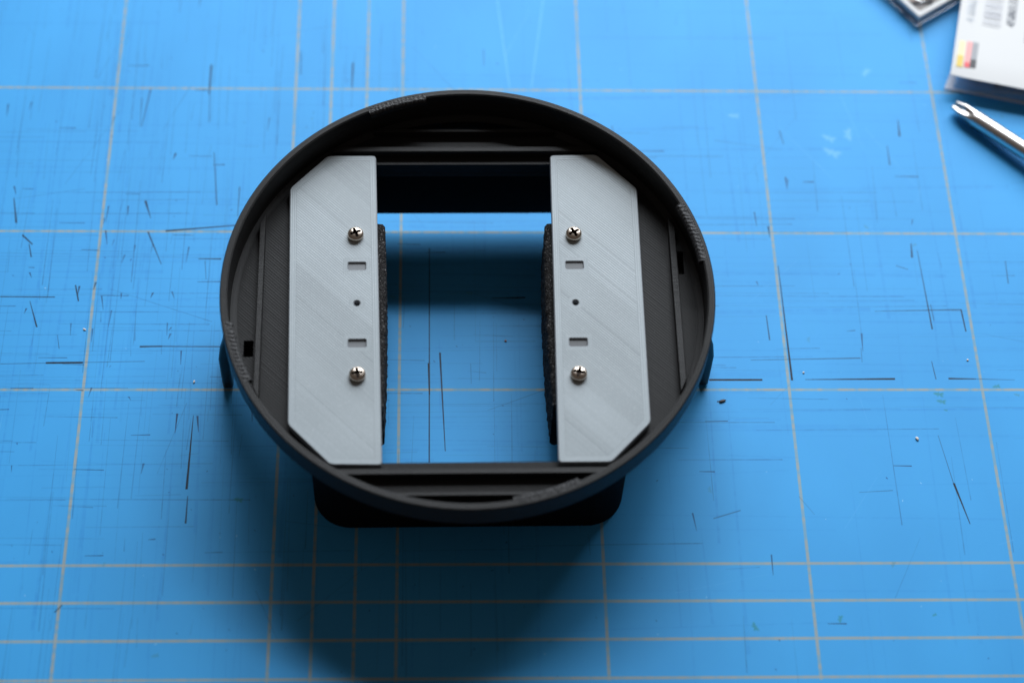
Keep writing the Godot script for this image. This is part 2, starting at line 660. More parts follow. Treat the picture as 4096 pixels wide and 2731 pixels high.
func tab_shape(a0: float, a1: float, seed_: int) -> Buf:
	var b := Buf.new()
	sweep(b, PackedVector2Array([Vector2(5.805, 3.61), Vector2(5.805, 3.72), Vector2(5.70, 3.72), Vector2(5.70, 3.61)]), a0, a1, 24)
	# ragged top skin
	var pts := []
	var uvs := []
	var n := 60
	for r in 6:
		for c in n:
			var t := lerpf(a0, a1, float(c) / (n - 1))
			var rad := lerpf(5.90, 5.695 + 0.012 * hash1(c * 5 + seed_), r / 5.0)
			var edge := 1.0 if (r == 0 or r == 5 or c == 0 or c == n - 1) else 0.0
			var y := 3.789 + 0.010 * sin(c * 1.55 + r) * (1.0 - edge) + 0.007 * (hash1(c * 7 + r * 131 + seed_) - 0.6) * (1.0 - edge)
			if r == 5:
				y = 3.73
			pts.append(Vector3(cos(t) * rad, y, sin(t) * rad))
			uvs.append(Vector2(t * 6.0, rad))
	b.grid(pts, 6, n, func(_p: Vector3) -> Vector3: return Vector3.UP, uvs)
	for c in [0, n - 1]:
		for r in 5:
			var p: Vector3 = pts[r * n + c]
			var q: Vector3 = pts[(r + 1) * n + c]
			b.quad(p, q, Vector3(q.x, 3.69, q.z), Vector3(p.x, 3.69, p.z), Vector3(-p.z, 0, p.x) * (-1.0 if c == 0 else 1.0))
	return b


func foam_shape(side: float) -> Buf:
	var b := Buf.new()
	var ns := FastNoiseLite.new()
	ns.frequency = 1.6
	ns.seed = 40 + int(side)
	var rows := 66
	var cols := 52
	var pts := []
	var uvs := []
	for r in rows:
		var t := float(r) / (rows - 1)
		var z := lerpf(-2.45, 2.74, t)
		var bow := (0.05 if side < 0.0 else 0.07) * (1.0 - pow(absf(t * 2.0 - 0.9), 2.2))
		for c in cols:
			# round a rounded rectangle: x from 3.1 to 2.05, y from 0.75 to 2.9
			var a := TAU * c / cols
			var ux := clampf(cos(a) * 1.35, -1.0, 1.0)
			var uy := clampf(sin(a) * 1.35, -1.0, 1.0)
			var p := Vector3((2.56 if side < 0.0 else 2.49) - ux * (0.50 + bow), 1.82 + uy * 1.03, z)
			var k := 0.022 * ns.get_noise_3d(p.x * 4.0, p.y * 4.0, p.z * 4.0) + 0.03 * (hash1(r * 977 + c * 31) - 0.5)
			p.x -= ux * k
			p.y += uy * k
			p.z += 0.05 * (hash1(c * 19 + r) - 0.5)
			p.x *= side
			pts.append(p)
			uvs.append(Vector2(c * 0.12, z))
	b.grid(pts, rows, cols, func(p: Vector3) -> Vector3: return Vector3(p.x - 2.58 * side, p.y - 1.82, 0), uvs, true)
	for r in [0, rows - 1]:
		var m := Vector3(2.58 * side, 1.82, pts[r * cols].z)
		for c in cols:
			var i: int = r * cols + c
			var j: int = r * cols + (c + 1) % cols
			b.tri(m, pts[i], pts[j], Vector3.FORWARD if r == 0 else Vector3.BACK, Vector2.ZERO, uvs[i], uvs[j])
	return b


# a pan head with a cross recess, standing on y = 0
func screw_mesh() -> ArrayMesh:
	var metal := Buf.new()
	var pts := []
	var uvs := []
	var rows := 34
	var cols := 72
	var r0 := 0.2
	for r in rows:
		var t := float(r) / (rows - 1)
		for c in cols:
			var a := TAU * c / cols
			var rad: float
			var y: float
			if t < 0.2:
				rad = r0 * (0.985 + 0.015 * t / 0.2)
				y = 0.075 * t / 0.2
			else:
				var u := (t - 0.2) / 0.8
				rad = r0 * (1.0 - u)
				y = 0.075 + 0.095 * sqrt(maxf(0.0, 1.0 - pow(1.0 - u, 2.6)))
				var p := Vector2(cos(a), sin(a)) * rad
				var arm := minf(maxf(absf(p.x) - 0.135, absf(p.y) - 0.034), maxf(absf(p.y) - 0.135, absf(p.x) - 0.034))
				var core := p.length() - 0.06
				var dd := minf(arm, core)
				y -= 0.12 * clampf(-dd / 0.018, 0.0, 1.0)
			pts.append(Vector3(cos(a) * rad, y, sin(a) * rad))
			uvs.append(Vector2(a, t))
	metal.grid(pts, rows, cols, func(p: Vector3) -> Vector3: return Vector3(p.x, 0.12, p.z), uvs, true)
	var holder := Node3D.new()
	# the walls and the floor of the recess are duller than the worn head
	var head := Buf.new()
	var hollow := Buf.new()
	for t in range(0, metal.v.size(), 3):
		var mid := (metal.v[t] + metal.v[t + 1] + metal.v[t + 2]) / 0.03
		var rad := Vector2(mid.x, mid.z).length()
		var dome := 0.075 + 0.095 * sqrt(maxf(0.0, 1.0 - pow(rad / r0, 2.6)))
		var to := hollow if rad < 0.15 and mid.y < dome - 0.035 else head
		for k in 3:
			to.v.append(metal.v[t + k])
			to.n.append(metal.n[t + k])
			to.uv.append(metal.uv[t + k])
	var o := build("screw", holder, [[head, M.steel], [hollow, M.recess]])
	var mesh: ArrayMesh = o.mesh
	holder.free()
	return mesh


# ---------------------------------------------------------------- things at the edge of the picture
func pouch_top(u: float, v: float, w: float, l: float, h: float, lump: FastNoiseLite) -> float:
	var d := minf(minf(u, w - u), minf(v, l - v))
	var k := clampf(d / 0.4, 0.0, 1.0)
	return 0.03 + h * (1.0 - pow(1.0 - k, 2.2)) * (0.92 + 0.12 * lump.get_noise_2d(u * 40.0, v * 40.0))


func pouch(w: float, l: float, h: float, seed_: int, seam: float) -> Array:
	var lump := FastNoiseLite.new()
	lump.seed = seed_
	lump.frequency = 0.02
	var film := Buf.new()
	var border := Buf.new()
	var n := 44
	var m := 56
	var pts := []
	var uvs := []
	for j in m + 1:
		for i in n + 1:
			var u := w * (0.5 - 0.5 * cos(PI * i / n))
			var v := l * (0.5 - 0.5 * cos(PI * j / m))
			pts.append(Vector3(u, pouch_top(u, v, w, l, h, lump), -v))
			uvs.append(Vector2(u, v))
	film.grid(pts, m + 1, n + 1, func(_p: Vector3) -> Vector3: return Vector3.UP, uvs)
	# the sealed edge runs out to a corner at the front left
	slab(border, border, PackedVector2Array([Vector2(-seam * 2.4, seam * 0.7), Vector2(w + seam, seam), Vector2(w + seam, -l - seam), Vector2(-seam, -l - seam), Vector2(-seam, -0.8)]), [rect(0.0, -l, w, 0.0)], 0.012, 0.04, 0.0, 0.3)
	slab(film, film, rect(0, -l, w, 0), [], 0.004, 0.010, 0.0)
	return [film, border]


# a heap of small screws lying in a pouch, one mesh of short rods with round heads
func heap(w: float, l: float, h: float, count: int, seed_: int) -> Buf:
	var b := Buf.new()
	var r := RandomNumberGenerator.new()
	r.seed = seed_
	for k in count:
		var at := Vector3(r.randf_range(0.5, w - 0.5), r.randf_range(0.10, h * 0.62), -r.randf_range(0.35, l - 0.5))
		var t := r.randf_range(0, TAU)
		var d := Vector3(cos(t), r.randf_range(-0.06, 0.06), sin(t)).normalized()
		var x := d.cross(Vector3.UP).normalized()
		var y := x.cross(d)
		var prof := [[-0.45, 0.0], [-0.45, 0.075], [0.3, 0.08], [0.3, 0.17], [0.4, 0.16], [0.45, 0.0]]
		for i in prof.size() - 1:
			for c in 9:
				var a0 := TAU * c / 9
				var a1 := TAU * (c + 1) / 9
				var e0 := x * cos(a0) + y * sin(a0)
				var e1 := x * cos(a1) + y * sin(a1)
				var p0: Vector3 = at + d * prof[i][0]
				var p1: Vector3 = at + d * prof[i + 1][0]
				b.quad(p0 + e0 * prof[i][1], p0 + e1 * prof[i][1], p1 + e1 * prof[i + 1][1], p1 + e0 * prof[i + 1][1], e0 + e1 + d * 0.01 * (1.0 if i > 2 else -1.0))
	return b


func make_packet() -> void:
	var o := thing("hardware_packet", Vector3(14.40, 0, -10.18), "clear plastic packet of hardware with a white barcode label, behind the screwdriver", "packet", "clear packets of hardware")
	o.rotation.y = -0.2455
	var w := 6.6
	var l := 8.5
	var p := pouch(w, l, 0.56, 3, 0.10)
	for q in [["bag_film", p[0], M.clear_film], ["bag_seam", p[1], M.seam_film]]:
		build(q[0], o, [[q[1], q[2]]]).position.x = 0.24 * CM
	build("contents", o, [[heap(w, 4.5, 0.55, 70, 8), M.screws_dark]])
	# the label, a stiff card lying on the bag, its free edge curling a little
	var b := Buf.new()
	var pts := []
	var uvs := []
	for j in 15:
		for i in 15:
			var u := 0.05 + 5.9 * i / 14.0
			var v := -0.07 + 5.4 * j / 14.0
			pts.append(Vector3(u, label_y(u, v), -v))
			uvs.append(Vector2(u, v))
	b.grid(pts, 15, 15, func(_p: Vector3) -> Vector3: return Vector3.UP, uvs)
	var under := []
	for q in pts:
		under.append(q - Vector3(0, 0.022, 0))
	b.grid(under, 15, 15, func(_p: Vector3) -> Vector3: return Vector3.DOWN, uvs)
	for i in 14:
		for e in [[i, i + 1, Vector3.BACK], [14 * 15 + i, 14 * 15 + i + 1, Vector3.FORWARD], [i * 15, i * 15 + 15, Vector3.LEFT], [i * 15 + 14, i * 15 + 29, Vector3.RIGHT]]:
			b.quad(pts[e[0]], pts[e[1]], under[e[1]], under[e[0]], e[2])
	var label := build("label", o, [[b, M.paper]])
	# its print
	for q in [["yellow_bar", 0.17, 0.25, 0.345, 0.68, "yellow"], ["yellow_bar", 0.17, 0.68, 0.345, 1.24, "yellow_pale"], ["red_bar", 0.385, 0.29, 0.54, 0.47, "red"], ["red_bar", 0.385, 0.47, 0.54, 1.27, "red_pale"], ["black_bar", 0.54, 0.31, 0.715, 0.62, "black_print"], ["black_bar", 0.54, 0.62, 0.715, 1.28, "black_pale"]]:
		b = Buf.new()
		print_patch(b, q[1], q[2], q[3], q[4])
		build(q[0], label, [[b, M[q[5]]]])
	b = Buf.new()
	var v := 2.02
	var k := 0
	while v < 4.2:
		var t := 0.03 + 0.07 * hash1(k * 5 + 2)
		print_patch(b, 0.74, v, 1.25, v + t)
		v += t + 0.025 + 0.06 * hash1(k * 5 + 3)
		k += 1
	build("barcode", label, [[b, M.bar_ink]])
	lettering("4 006209", label, 0.57, 2.02, 0.19, M.faded_ink)
	lettering("4586537", label, 1.73, 2.14, 0.22, M.ink)
	b = Buf.new()
	for q in 5:
		print_patch(b, 1.98, 1.67 + q * 0.11, 2.10 + 0.03 * (q % 2), 1.73 + q * 0.11)
	build("small_print", label, [[b, M.ink]])


func label_y(u: float, v: float) -> float:
	return 0.635 + 0.035 * sin(u * 0.9 + 0.4) + 0.05 * pow(maxf(0.0, 1.0 - u / 0.8), 2.0) - 0.03 * pow(maxf(0.0, 1.0 - v / 0.5), 2.0)


func print_patch(b: Buf, u0: float, v0: float, u1: float, v1: float) -> void:
	var n := 4
	for i in n:
		var a := lerpf(u0, u1, float(i) / n)
		var c := lerpf(u0, u1, float(i + 1) / n)
		var q := []
		for e in [[a, v0], [c, v0], [c, v1], [a, v1]]:
			q.append(Vector3(e[0], label_y(e[0], e[1]) + 0.012, -e[1]))
		b.quad(q[0], q[1], q[2], q[3], Vector3.UP)


func lettering(text: String, parent: Node, u: float, v: float, size: float, m: Material) -> void:
	var t := TextMesh.new()
	var f := SystemFont.new()
	f.font_names = PackedStringArray(["Droid Sans"])
	t.font = f
	t.text = text
	t.font_size = 32
	t.pixel_size = size * CM / 24.0
	t.depth = 0.00004
	t.horizontal_alignment = HORIZONTAL_ALIGNMENT_LEFT
	t.vertical_alignment = VERTICAL_ALIGNMENT_BOTTOM
	t.material = m
	var o := MeshInstance3D.new()
	o.mesh = t
	o.name = numbered("printed_number", parent)
	parent.add_child(o, true)
	o.transform = Transform3D(Basis(Vector3(0, 0, -1), Vector3(-1, 0, 0), Vector3(0, 1, 0)), Vector3(u, label_y(u, v) + 0.016, -v) * CM)


func make_small_packet() -> void:
	# its near corner points at the viewer
	var o := thing("hardware_packet", Vector3(13.91, 0, -12.50), "small clear packet with pale sealed edges, only its pointed corner in view", "packet", "clear packets of hardware")
	o.rotation.y = atan2(0.57, 0.82)
	var p := pouch(5.5, 6.5, 0.42, 11, 0.02)
	build("bag_film", o, [[p[0], M.clear_film]])
	var b := Buf.new()
	slab(b, b, rect(-0.02, -6.5, 5.5, 0.02), [rect(0.15, -6.4, 5.4, -0.15)], 0.26, 0.41, 0.03, 0.3)
	build("bag_seam", o, [[b, M.paper]])
	b = Buf.new()
	box(b, Vector3(0.12, 0.02, -6.42), Vector3(5.42, 0.20, -0.12), 0.05)
	build("contents", o, [[heap(5.5, 4.0, 0.5, 80, 19), M.screws_dark], [b, M.heap_grey]])


func make_screwdriver() -> void:
	var a := Vector3(14.50, 0.25, -9.32)
	var e := Vector3(16.14, 0.36, -7.66)
	var d := (e - a).normalized()
	var o := thing("screwdriver", a, "silver screwdriver, its cross tip pointing at the white-labelled packet", "screwdriver")
	o.position.y = 0.0
	var x := d.cross(Vector3.UP).normalized()
	var y := x.cross(d)
	var b := Buf.new()
	var pts := []
	var uvs := []
	var cols := 48
	var st := [0.0, 0.02, 0.08, 0.16, 0.26, 0.36, 0.46, 0.56, 0.66, 0.78, 0.9, 2.0, 4.0, 6.0, 8.6]
	for r in st.size():
		var t: float = st[r]
		for c in cols:
			var g := TAU * c / cols
			var base := lerpf(0.14, 0.235, clampf(t / 0.34, 0.0, 1.0))
			if r == 0:
				base = 0.03
			var flute := pow(absf(cos(2.0 * (g - 1.05))), 2.0)
			var depth := 0.62 * flute * clampf((0.78 - t) / 0.5, 0.0, 1.0)
			var rad := base * (1.0 - depth)
			pts.append(Vector3(0, a.y, 0) + d * t + (x * cos(g) + y * sin(g)) * rad)
			uvs.append(Vector2(g, t))
	var axis := Vector3(0, a.y, 0)
	b.grid(pts, st.size(), cols, func(p: Vector3) -> Vector3: return (p - axis) - d * (p - axis).dot(d), uvs, true)
	build("shaft", o, [[b, M.chrome]])
	b = Buf.new()
	pts = []
	uvs = []
	var prof := [[8.4, 0.0], [8.4, 0.5], [8.8, 0.62], [9.6, 0.6], [10.2, 0.88], [12.0, 1.0], [15.0, 0.98], [16.4, 0.86], [16.9, 0.6], [17.0, 0.0]]
	for r in prof.size():
		for c in 36:
			var g := TAU * c / 36
			var rad: float = prof[r][1] * (1.0 - 0.06 * absf(sin(g * 3.0)))
			pts.append(axis + d * prof[r][0] + (x * cos(g) + y * sin(g)) * rad)
			uvs.append(Vector2(g, prof[r][0]))
	b.grid(pts, prof.size(), 36, func(p: Vector3) -> Vector3: return (p - axis) - d * (p - axis).dot(d) + d * (0.2 if (p - axis).dot(d) > 12 else -0.2), uvs, true)
	build("handle", o, [[b, M.handle]])


func crumb(x: float, z: float, r: float, long: float, m: Material, seed_: int, label: String, group: String) -> void:
	var o := Buf.new()
	var pts := []
	var uvs := []
	for i in 7:
		var t := PI * i / 6.0
		for c in 10:
			var a := TAU * c / 10
			var k := 0.75 + 0.5 * hash1(i * 37 + c * 11 + seed_)
			pts.append(Vector3(cos(a) * sin(t) * r * long * k, r * 0.55 * (1.0 - cos(t) * 0.95), sin(a) * sin(t) * r * k))
			uvs.append(Vector2(a, t))
	o.grid(pts, 7, 10, func(p: Vector3) -> Vector3: return p - Vector3(0, r * 0.5, 0), uvs, true)
	var n := build("crumb", self, [[o, m]])
	n.position = Vector3(x, 0.002, z) * CM
	n.rotation.y = seed_ * 1.3
	tag(n, label, "crumb", group)


func make_crumbs() -> void:
	var g := "white crumbs scattered on the mat"
	crumb(-9.13, -1.83, 0.024, 2.0, M.white_crumb, 2, "long white crumb beside the leftmost upright grid line", g)
	crumb(-6.21, -0.23, 0.027, 1.5, M.white_crumb, 1, "white crumb just left of the adapter's left leg", g)
	crumb(12.12, 1.48, 0.04, 1.4, M.white_crumb, 4, "largest white crumb, alone on the mat below the right-hand knife cuts", g)
	crumb(9.42, -0.51, 0.026, 1.1, M.white_crumb, 3, "white crumb beside the end of the long slanting knife cut", g)
	crumb(13.75, -0.9, 0.026, 1.1, M.white_crumb, 6, "white crumb near the right edge, just above a horizontal knife cut", g)
	crumb(7.25, 0.36, 0.04, 2.3, M.dark_crumb, 5, "dark crumb below the thick black cut right of the adapter", "")
	crumb(1.75, -1.48, 0.03, 1.1, mat("brown_crumb", lin(0.28, 0.12, 0.08), 0.7), 7, "tiny brown crumb inside the adapter's opening, near the right foam strip", "")


# ---------------------------------------------------------------- the print and the wear of the cutting mat
const MX0 := -17.0
const MZ0 := -17.0
const MW := 36.0
const MH := 28.0
const PW := 3072
const PH := 2048
var paint := PackedByteArray()


func blend(x: int, y: int, c: Color, a: float) -> void:
	if x < 0 or y < 0 or x >= PW or y >= PH or a <= 0.003:
		return
	var i := (y * PW + x) * 3
	paint[i] = int(lerpf(paint[i], c.r * 255.0, a))
	paint[i + 1] = int(lerpf(paint[i + 1], c.g * 255.0, a))
	paint[i + 2] = int(lerpf(paint[i + 2], c.b * 255.0, a))


# a straight mark from one place to another (centimetres), its width running from w0 to w1, worn away here and there
func stroke(x0: float, z0: float, x1: float, z1: float, w0: float, w1: float, c: Color, a: float, wear := 0.0, seed_ := 0) -> void:
	var sx := PW / MW
	var sy := PH / MH
	var p := Vector2((x0 - MX0) * sx, (z0 - MZ0) * sy)
	var q := Vector2((x1 - MX0) * sx, (z1 - MZ0) * sy)
	var flat := absf(q.x - p.x) >= absf(q.y - p.y)
	var s := p.x if flat else p.y
	var e := q.x if flat else q.y
	var lo := maxi(0, int(floor(minf(s, e))))
	var hi := mini(PW if flat else PH, int(ceil(maxf(s, e))))
	for k in range(lo, hi + 1):
		var t := clampf((k - s) / (e - s + 1e-6), 0.0, 1.0)
		var mid := lerpf(p.y, q.y, t) if flat else lerpf(p.x, q.x, t)
		var hw := lerpf(w0, w1, t) * (sy if flat else sx) / 2.0
		var thin := minf(1.0, hw * 2.0)
		hw = maxf(hw, 0.5)
		var aa := a * thin
		if wear > 0.0:
			var f := k / 9.0 + seed_ * 17.0
			var g := lerpf(hash1(int(floor(f))), hash1(int(floor(f)) + 1), f - floor(f))
			aa *= 1.0 - wear * clampf(g * 1.7 - 0.5 + 0.5 * (hash1(k * 3 + seed_) - 0.5), 0.0, 1.0)
		for j in range(int(floor(mid - hw)), int(ceil(mid + hw)) + 1):
			var cov := clampf(hw + 0.5 - absf(j - mid), 0.0, 1.0)
			if flat:
				blend(k, j, c, aa * cov)
			else:
				blend(j, k, c, aa * cov)


func blot(x: float, z: float, r: float, c: Color, a: float, seed_ := 0) -> void:
	var sx := PW / MW
	var sy := PH / MH
	var cx := (x - MX0) * sx
	var cy := (z - MZ0) * sy
	for j in range(int(cy - r * sy * 1.4), int(cy + r * sy * 1.4) + 1):
		for i in range(int(cx - r * sx * 1.4), int(cx + r * sx * 1.4) + 1):
			var d := Vector2((i - cx) / sx, (j - cy) / sy)
			var ang := d.angle()
			var rr := r * (0.8 + 0.3 * sin(ang * 2.0 + seed_) + 0.2 * sin(ang * 5.0 + seed_ * 3.0))
			blend(i, j, c, a * clampf((rr - d.length()) / (r * 0.45), 0.0, 1.0) * (0.7 + 0.3 * hash1(i * 91 + j * 57)))


func paint_mat() -> Array:
	var blue := Color(0.24, 0.63, 0.878)
	var im := Image.create(PW, PH, false, Image.FORMAT_RGB8)
	im.fill(blue)
	paint = im.get_data()
	var r := RandomNumberGenerator.new()
	r.seed = 71
	var navy := Color(0.02, 0.10, 0.20)
	var deep := Color(0.12, 0.43, 0.74)
	# broad bands where many cuts have rubbed the surface
	for i in 150:
		var z := r.randfn(-3.0, 4.5)
		var x := r.randf_range(-17, 17)
		stroke(x, z, x + r.randf_range(3, 14), z + r.randf_range(-0.25, 0.25), 0.02, r.randf_range(0.03, 0.13), deep, r.randf_range(0.05, 0.16), 0.8, i)
	for i in 190:
		var x := r.randfn(-8.0, 3.5) if r.randf() < 0.62 else r.randf_range(-17, 18)
		var z := r.randf_range(-17, 7)
		stroke(x, z, x + r.randf_range(-0.15, 0.15), z + r.randf_range(2, 9), 0.02, r.randf_range(0.02, 0.10), deep, r.randf_range(0.05, 0.17), 0.8, i)
	# the printed five-centimetre grid with its one-centimetre strips
	var beige := Color(0.63, 0.64, 0.62)
	var k := 0
	for x in [-14.0, -9.0, -4.0, -3.0, -2.0, -1.0, 4.0, 9.0, 14.0]:
		k += 1
		stroke(x, -16.0, x, 8.05, 0.078, 0.078, beige, 0.88, 0.42, k)
	for z in [-15.0, -10.0, -5.0, 0.0, 5.0, 6.0, 7.0, 8.0]:
		k += 1
		stroke(-14.0, z, 18.5, z, 0.078, 0.078, beige, 0.88, 0.45 if z < 3.0 else 0.2, k)
	# fine knife lines, mostly square to the grid
	for i in 290:
		var z := r.randfn(-2.5, 3.6)
		var x := r.randf_range(-16, 9) if r.randf() < 0.7 else r.randf_range(-16, 17)
		stroke(x, z, x + r.randf_range(0.4, 6.0), z + r.randf_range(-0.06, 0.06), 0.008, r.randf_range(0.01, 0.03), navy, r.randf_range(0.06, 0.30), 0.5, i)
	for i in 400:
		var x := r.randfn(-7.5, 3.5) if r.randf() < 0.68 else r.randf_range(-16, 17)
		var z := r.randf_range(-16, 6.5)
		stroke(x, z, x + r.randf_range(-0.06, 0.06), z + r.randf_range(0.3, 4.0), 0.008, r.randf_range(0.01, 0.028), navy, r.randf_range(0.06, 0.28), 0.5, i)
	for i in 60:
		var x := r.randf_range(-14, 17)
		var z := r.randf_range(-14, 7)
		var t := r.randf_range(0, TAU)
		var l := r.randf_range(0.4, 3.0)
		stroke(x, z, x + cos(t) * l, z + sin(t) * l, 0.01, 0.02, navy if r.randf() < 0.5 else Color(0.6, 0.82, 1.0), r.randf_range(0.12, 0.32), 0.5, i)
	# short stabs: wide at the start, thin at the end
	for i in 115:
		var x := r.randfn(-8.0, 3.2) if r.randf() < 0.55 else r.randf_range(-13, 16)
		var z := r.randfn(-3.5, 4.0)
		var l := r.randf_range(0.08, 0.55)
		if r.randf() < 0.6:
			stroke(x, z, x + r.randf_range(-0.06, 0.08), z + l, r.randf_range(0.02, 0.055), 0.008, navy, r.randf_range(0.35, 0.8), 0.2, i)
		else:
			stroke(x, z, x + l * 1.4, z + r.randf_range(-0.02, 0.02), 0.012, r.randf_range(0.015, 0.035), navy, r.randf_range(0.4, 0.8), 0.2, i)
	for i in 260:
		blot(r.randfn(-4.0, 8.0), r.randf_range(-14, 9), r.randf_range(0.012, 0.035), Color(0.04, 0.17, 0.36), r.randf_range(0.3, 0.75), i)
	for i in 70:
		blot(r.randf_range(-14, 17), r.randf_range(-14, 9), r.randf_range(0.012, 0.03), Color(0.85, 0.93, 0.98), r.randf_range(0.35, 0.9), i)
	for i in 22:
		blot(r.randf_range(-13, 16), r.randf_range(-12, 9), r.randf_range(0.05, 0.1), Color(0.26, 0.50, 0.56), r.randf_range(0.25, 0.5), i)
	# the cuts one can tell apart
	var cuts := [
		[-7.27, -5.02, -5.43, -5.21, 0.45, 0.25, 0.95],
		[-11.40, -2.87, -10.01, -2.86, 0.25, 0.25, 0.80],
		[-6.34, -4.10, -5.75, -4.10, 0.15, 0.35, 0.90],
		[-10.01, -0.81, -9.09, -0.82, 0.50, 0.50, 0.95],
		[-11.16, -0.78, -7.53, -0.86, 0.12, 0.10, 0.60],
		[-7.67, -1.31, -7.12, -1.32, 0.40, 0.30, 0.90],
		[-7.12, -1.32, -5.55, -1.31, 0.20, 0.20, 0.80],
		[-6.17, 0.78, -6.20, 2.89, 0.10, 0.55, 0.90],
		[-6.16, 3.11, -6.16, 3.84, 0.15, 0.40, 0.70],
		[-0.24, -4.46, -0.23, 2.13, 0.20, 0.30, 0.75],
		[-0.25, -0.79, -0.23, 0.14, 0.45, 0.30, 0.90],
		[0.04, -1.12, 0.17, 1.81, 0.40, 0.15, 0.85],
		[1.42, -2.85, 2.27, -2.87, 0.15, 0.40, 0.85],
		[9.07, -3.91, 9.10, -0.30, 0.10, 0.50, 0.95],
		[6.97, -0.30, 8.32, -0.30, 0.55, 0.55, 0.97],
		[9.45, -0.31, 11.76, -0.33, 0.10, 0.50, 0.95],
		[13.18, -0.34, 13.86, -0.33, 0.45, 0.20, 0.90],
		[13.86, -0.33, 14.88, -0.30, 0.20, 0.10, 0.50],
		[12.67, 1.38, 12.88, 2.84, 0.10, 0.15, 0.50],
		[12.88, 2.78, 13.12, 3.91, 0.50, 0.15, 0.90],
		[12.88, -4.43, 12.95, -1.89, 0.08, 0.30, 0.85],
		[11.50, -2.45, 13.80, -2.50, 0.10, 0.30, 0.70],
		[13.80, -2.50, 13.83, -1.82, 0.30, 0.25, 0.90],
		[8.09, -0.91, 10.94, -0.97, 0.10, 0.25, 0.60],
		[11.00, -1.27, 10.98, -0.86, 0.10, 0.10, 0.50],
		[-10.63, -2.72, -10.37, -1.92, 0.10, 0.40, 0.85],
		[-9.50, -3.23, -9.38, -2.75, 0.30, 0.30, 0.85],
		[-11.42, -6.10, -11.27, -5.29, 0.20, 0.50, 0.70],
		[-7.89, -6.01, -7.71, -5.45, 0.60, 0.10, 0.70],
		[-6.41, -10.85, -6.41, -9.80, 0.60, 0.50, 0.55],
		[-6.39, -9.80, -6.35, -8.78, 0.20, 0.20, 0.40],
		[-2.42, -10.96, -2.43, -10.07, 0.50, 0.30, 0.55],
		[-6.15, -7.70, -5.97, -5.90, 0.20, 0.30, 0.50],
		[-5.39, -6.50, -5.39, -5.53, 0.30, 0.15, 0.50],
		[12.92, -8.98, 12.89, -8.39, 0.10, 0.50, 0.75],
		[12.50, -8.03, 12.49, -7.37, 0.20, 0.40, 0.45],
		[-7.74, -4.97, -7.32, -3.93, 0.40, 0.15, 0.70],
		[-8.05, -9.95, -8.20, -8.61, 0.35, 0.15, 0.50],
		[-8.27, -9.63, -8.24, -8.61, 0.30, 0.10, 0.40],
		[9.53, -8.56, 9.60, -8.09, 0.30, 0.20, 0.40],
		[13.01, -2.65, 13.03, -2.16, 0.15, 0.15, 0.60],
		[8.92, -5.22, 8.93, -4.85, 0.50, 0.10, 0.60],
		[12.74, -4.65, 12.71, -4.21, 0.20, 0.50, 0.70],
		[12.26, -3.92, 12.54, -3.81, 0.20, 0.20, 0.50],
		[6.11, -2.64, 7.37, -2.61, 0.15, 0.15, 0.40],
		[7.12, 0.36, 7.31, 0.36, 0.40, 0.40, 0.80],
		[6.77, 0.95, 7.33, 0.94, 0.10, 0.20, 0.60],
		[8.61, -2.29, 8.63, -1.54, 0.20, 0.30, 0.60],
		[12.80, -0.86, 12.84, -0.33, 0.15, 0.20, 0.60],
		[-9.08, 6.23, -8.94, 6.06, 0.40, 0.40, 0.50],
		[-3.13, 0.53, -2.97, 0.98, 0.10, 0.20, 0.50],
		[8.95, 3.14, 9.28, 3.64, 0.15, 0.10, 0.30],
		[6.78, 3.75, 7.45, 3.53, 0.30, 0.30, 0.30],
		[10.48, 3.02, 11.31, 2.97, 0.10, 0.20, 0.35],
		[-11.05, -4.86, -10.77, -4.57, 0.60, 0.40, 0.80],
		[-10.85, -4.57, -10.75, -4.15, 0.20, 0.30, 0.70],
		[-9.81, -1.65, -9.73, -1.25, 0.10, 0.15, 0.50],
		[-4.47, -4.67, -4.43, -4.16, 0.15, 0.15, 0.50],
		[-6.17, -4.02, -6.11, -3.45, 0.15, 0.10, 0.50],
		[0.83, -0.79, 0.84, -0.19, 0.10, 0.10, 0.30],
		[-3.91, -11.36, -3.88, -10.54, 0.30, 0.30, 0.35],
		[1.29, -11.48, 1.30, -10.91, 0.30, 0.20, 0.30],
		[6.51, -6.25, 6.55, -5.88, 0.40, 0.10, 0.50],
		[15.79, -8.60, 15.79, -8.21, 0.30, 0.20, 0.50],
		[15.22, -4.08, 15.19, -3.36, 0.15, 0.20, 0.60],
		[-5.36, -0.85, -5.31, -0.19, 0.10, 0.10, 0.50],
	]
	for i in cuts.size():
		var q: Array = cuts[i]
		stroke(q[0], q[1], q[2], q[3], q[4] * 0.1, q[5] * 0.1, Color(0.012, 0.035, 0.06), q[6], 0.12, i)
	for q in [[1.72, -13.41, 2.01, -10.1], [3.05, -13.42, 2.63, -10.11]]:
		stroke(q[0], q[1], q[2], q[3], 0.045, 0.035, Color(0.55, 0.82, 1.0), 0.42, 0.3, 3)
	for q in [[11.45, -8.45, 0.22], [10.94, -7.79, 0.26], [12.22, -10.74, 0.17], [10.9, -8.3, 0.2], [8.3, -9.1, 0.16]]:
		blot(q[0], q[1], q[2], Color(0.60, 0.80, 0.93), 0.5, int(q[0] * 7))
	for q in [[12.86, 0.14, 0.13], [12.9, 0.36, 0.12], [12.97, 0.62, 0.05], [14.39, -0.1, 0.1], [9.62, 6.49, 0.1], [11.91, 6.4, 0.06], [-4.9, 3.2, 0.11], [7.55, 6.7, 0.12], [-3.6, 1.7, 0.09]]:
		blot(q[0], q[1], q[2], Color(0.16, 0.50, 0.47), 0.62, int(q[0] * 5))
	var whole := Image.create_from_data(PW, PH, false, Image.FORMAT_RGB8, paint)
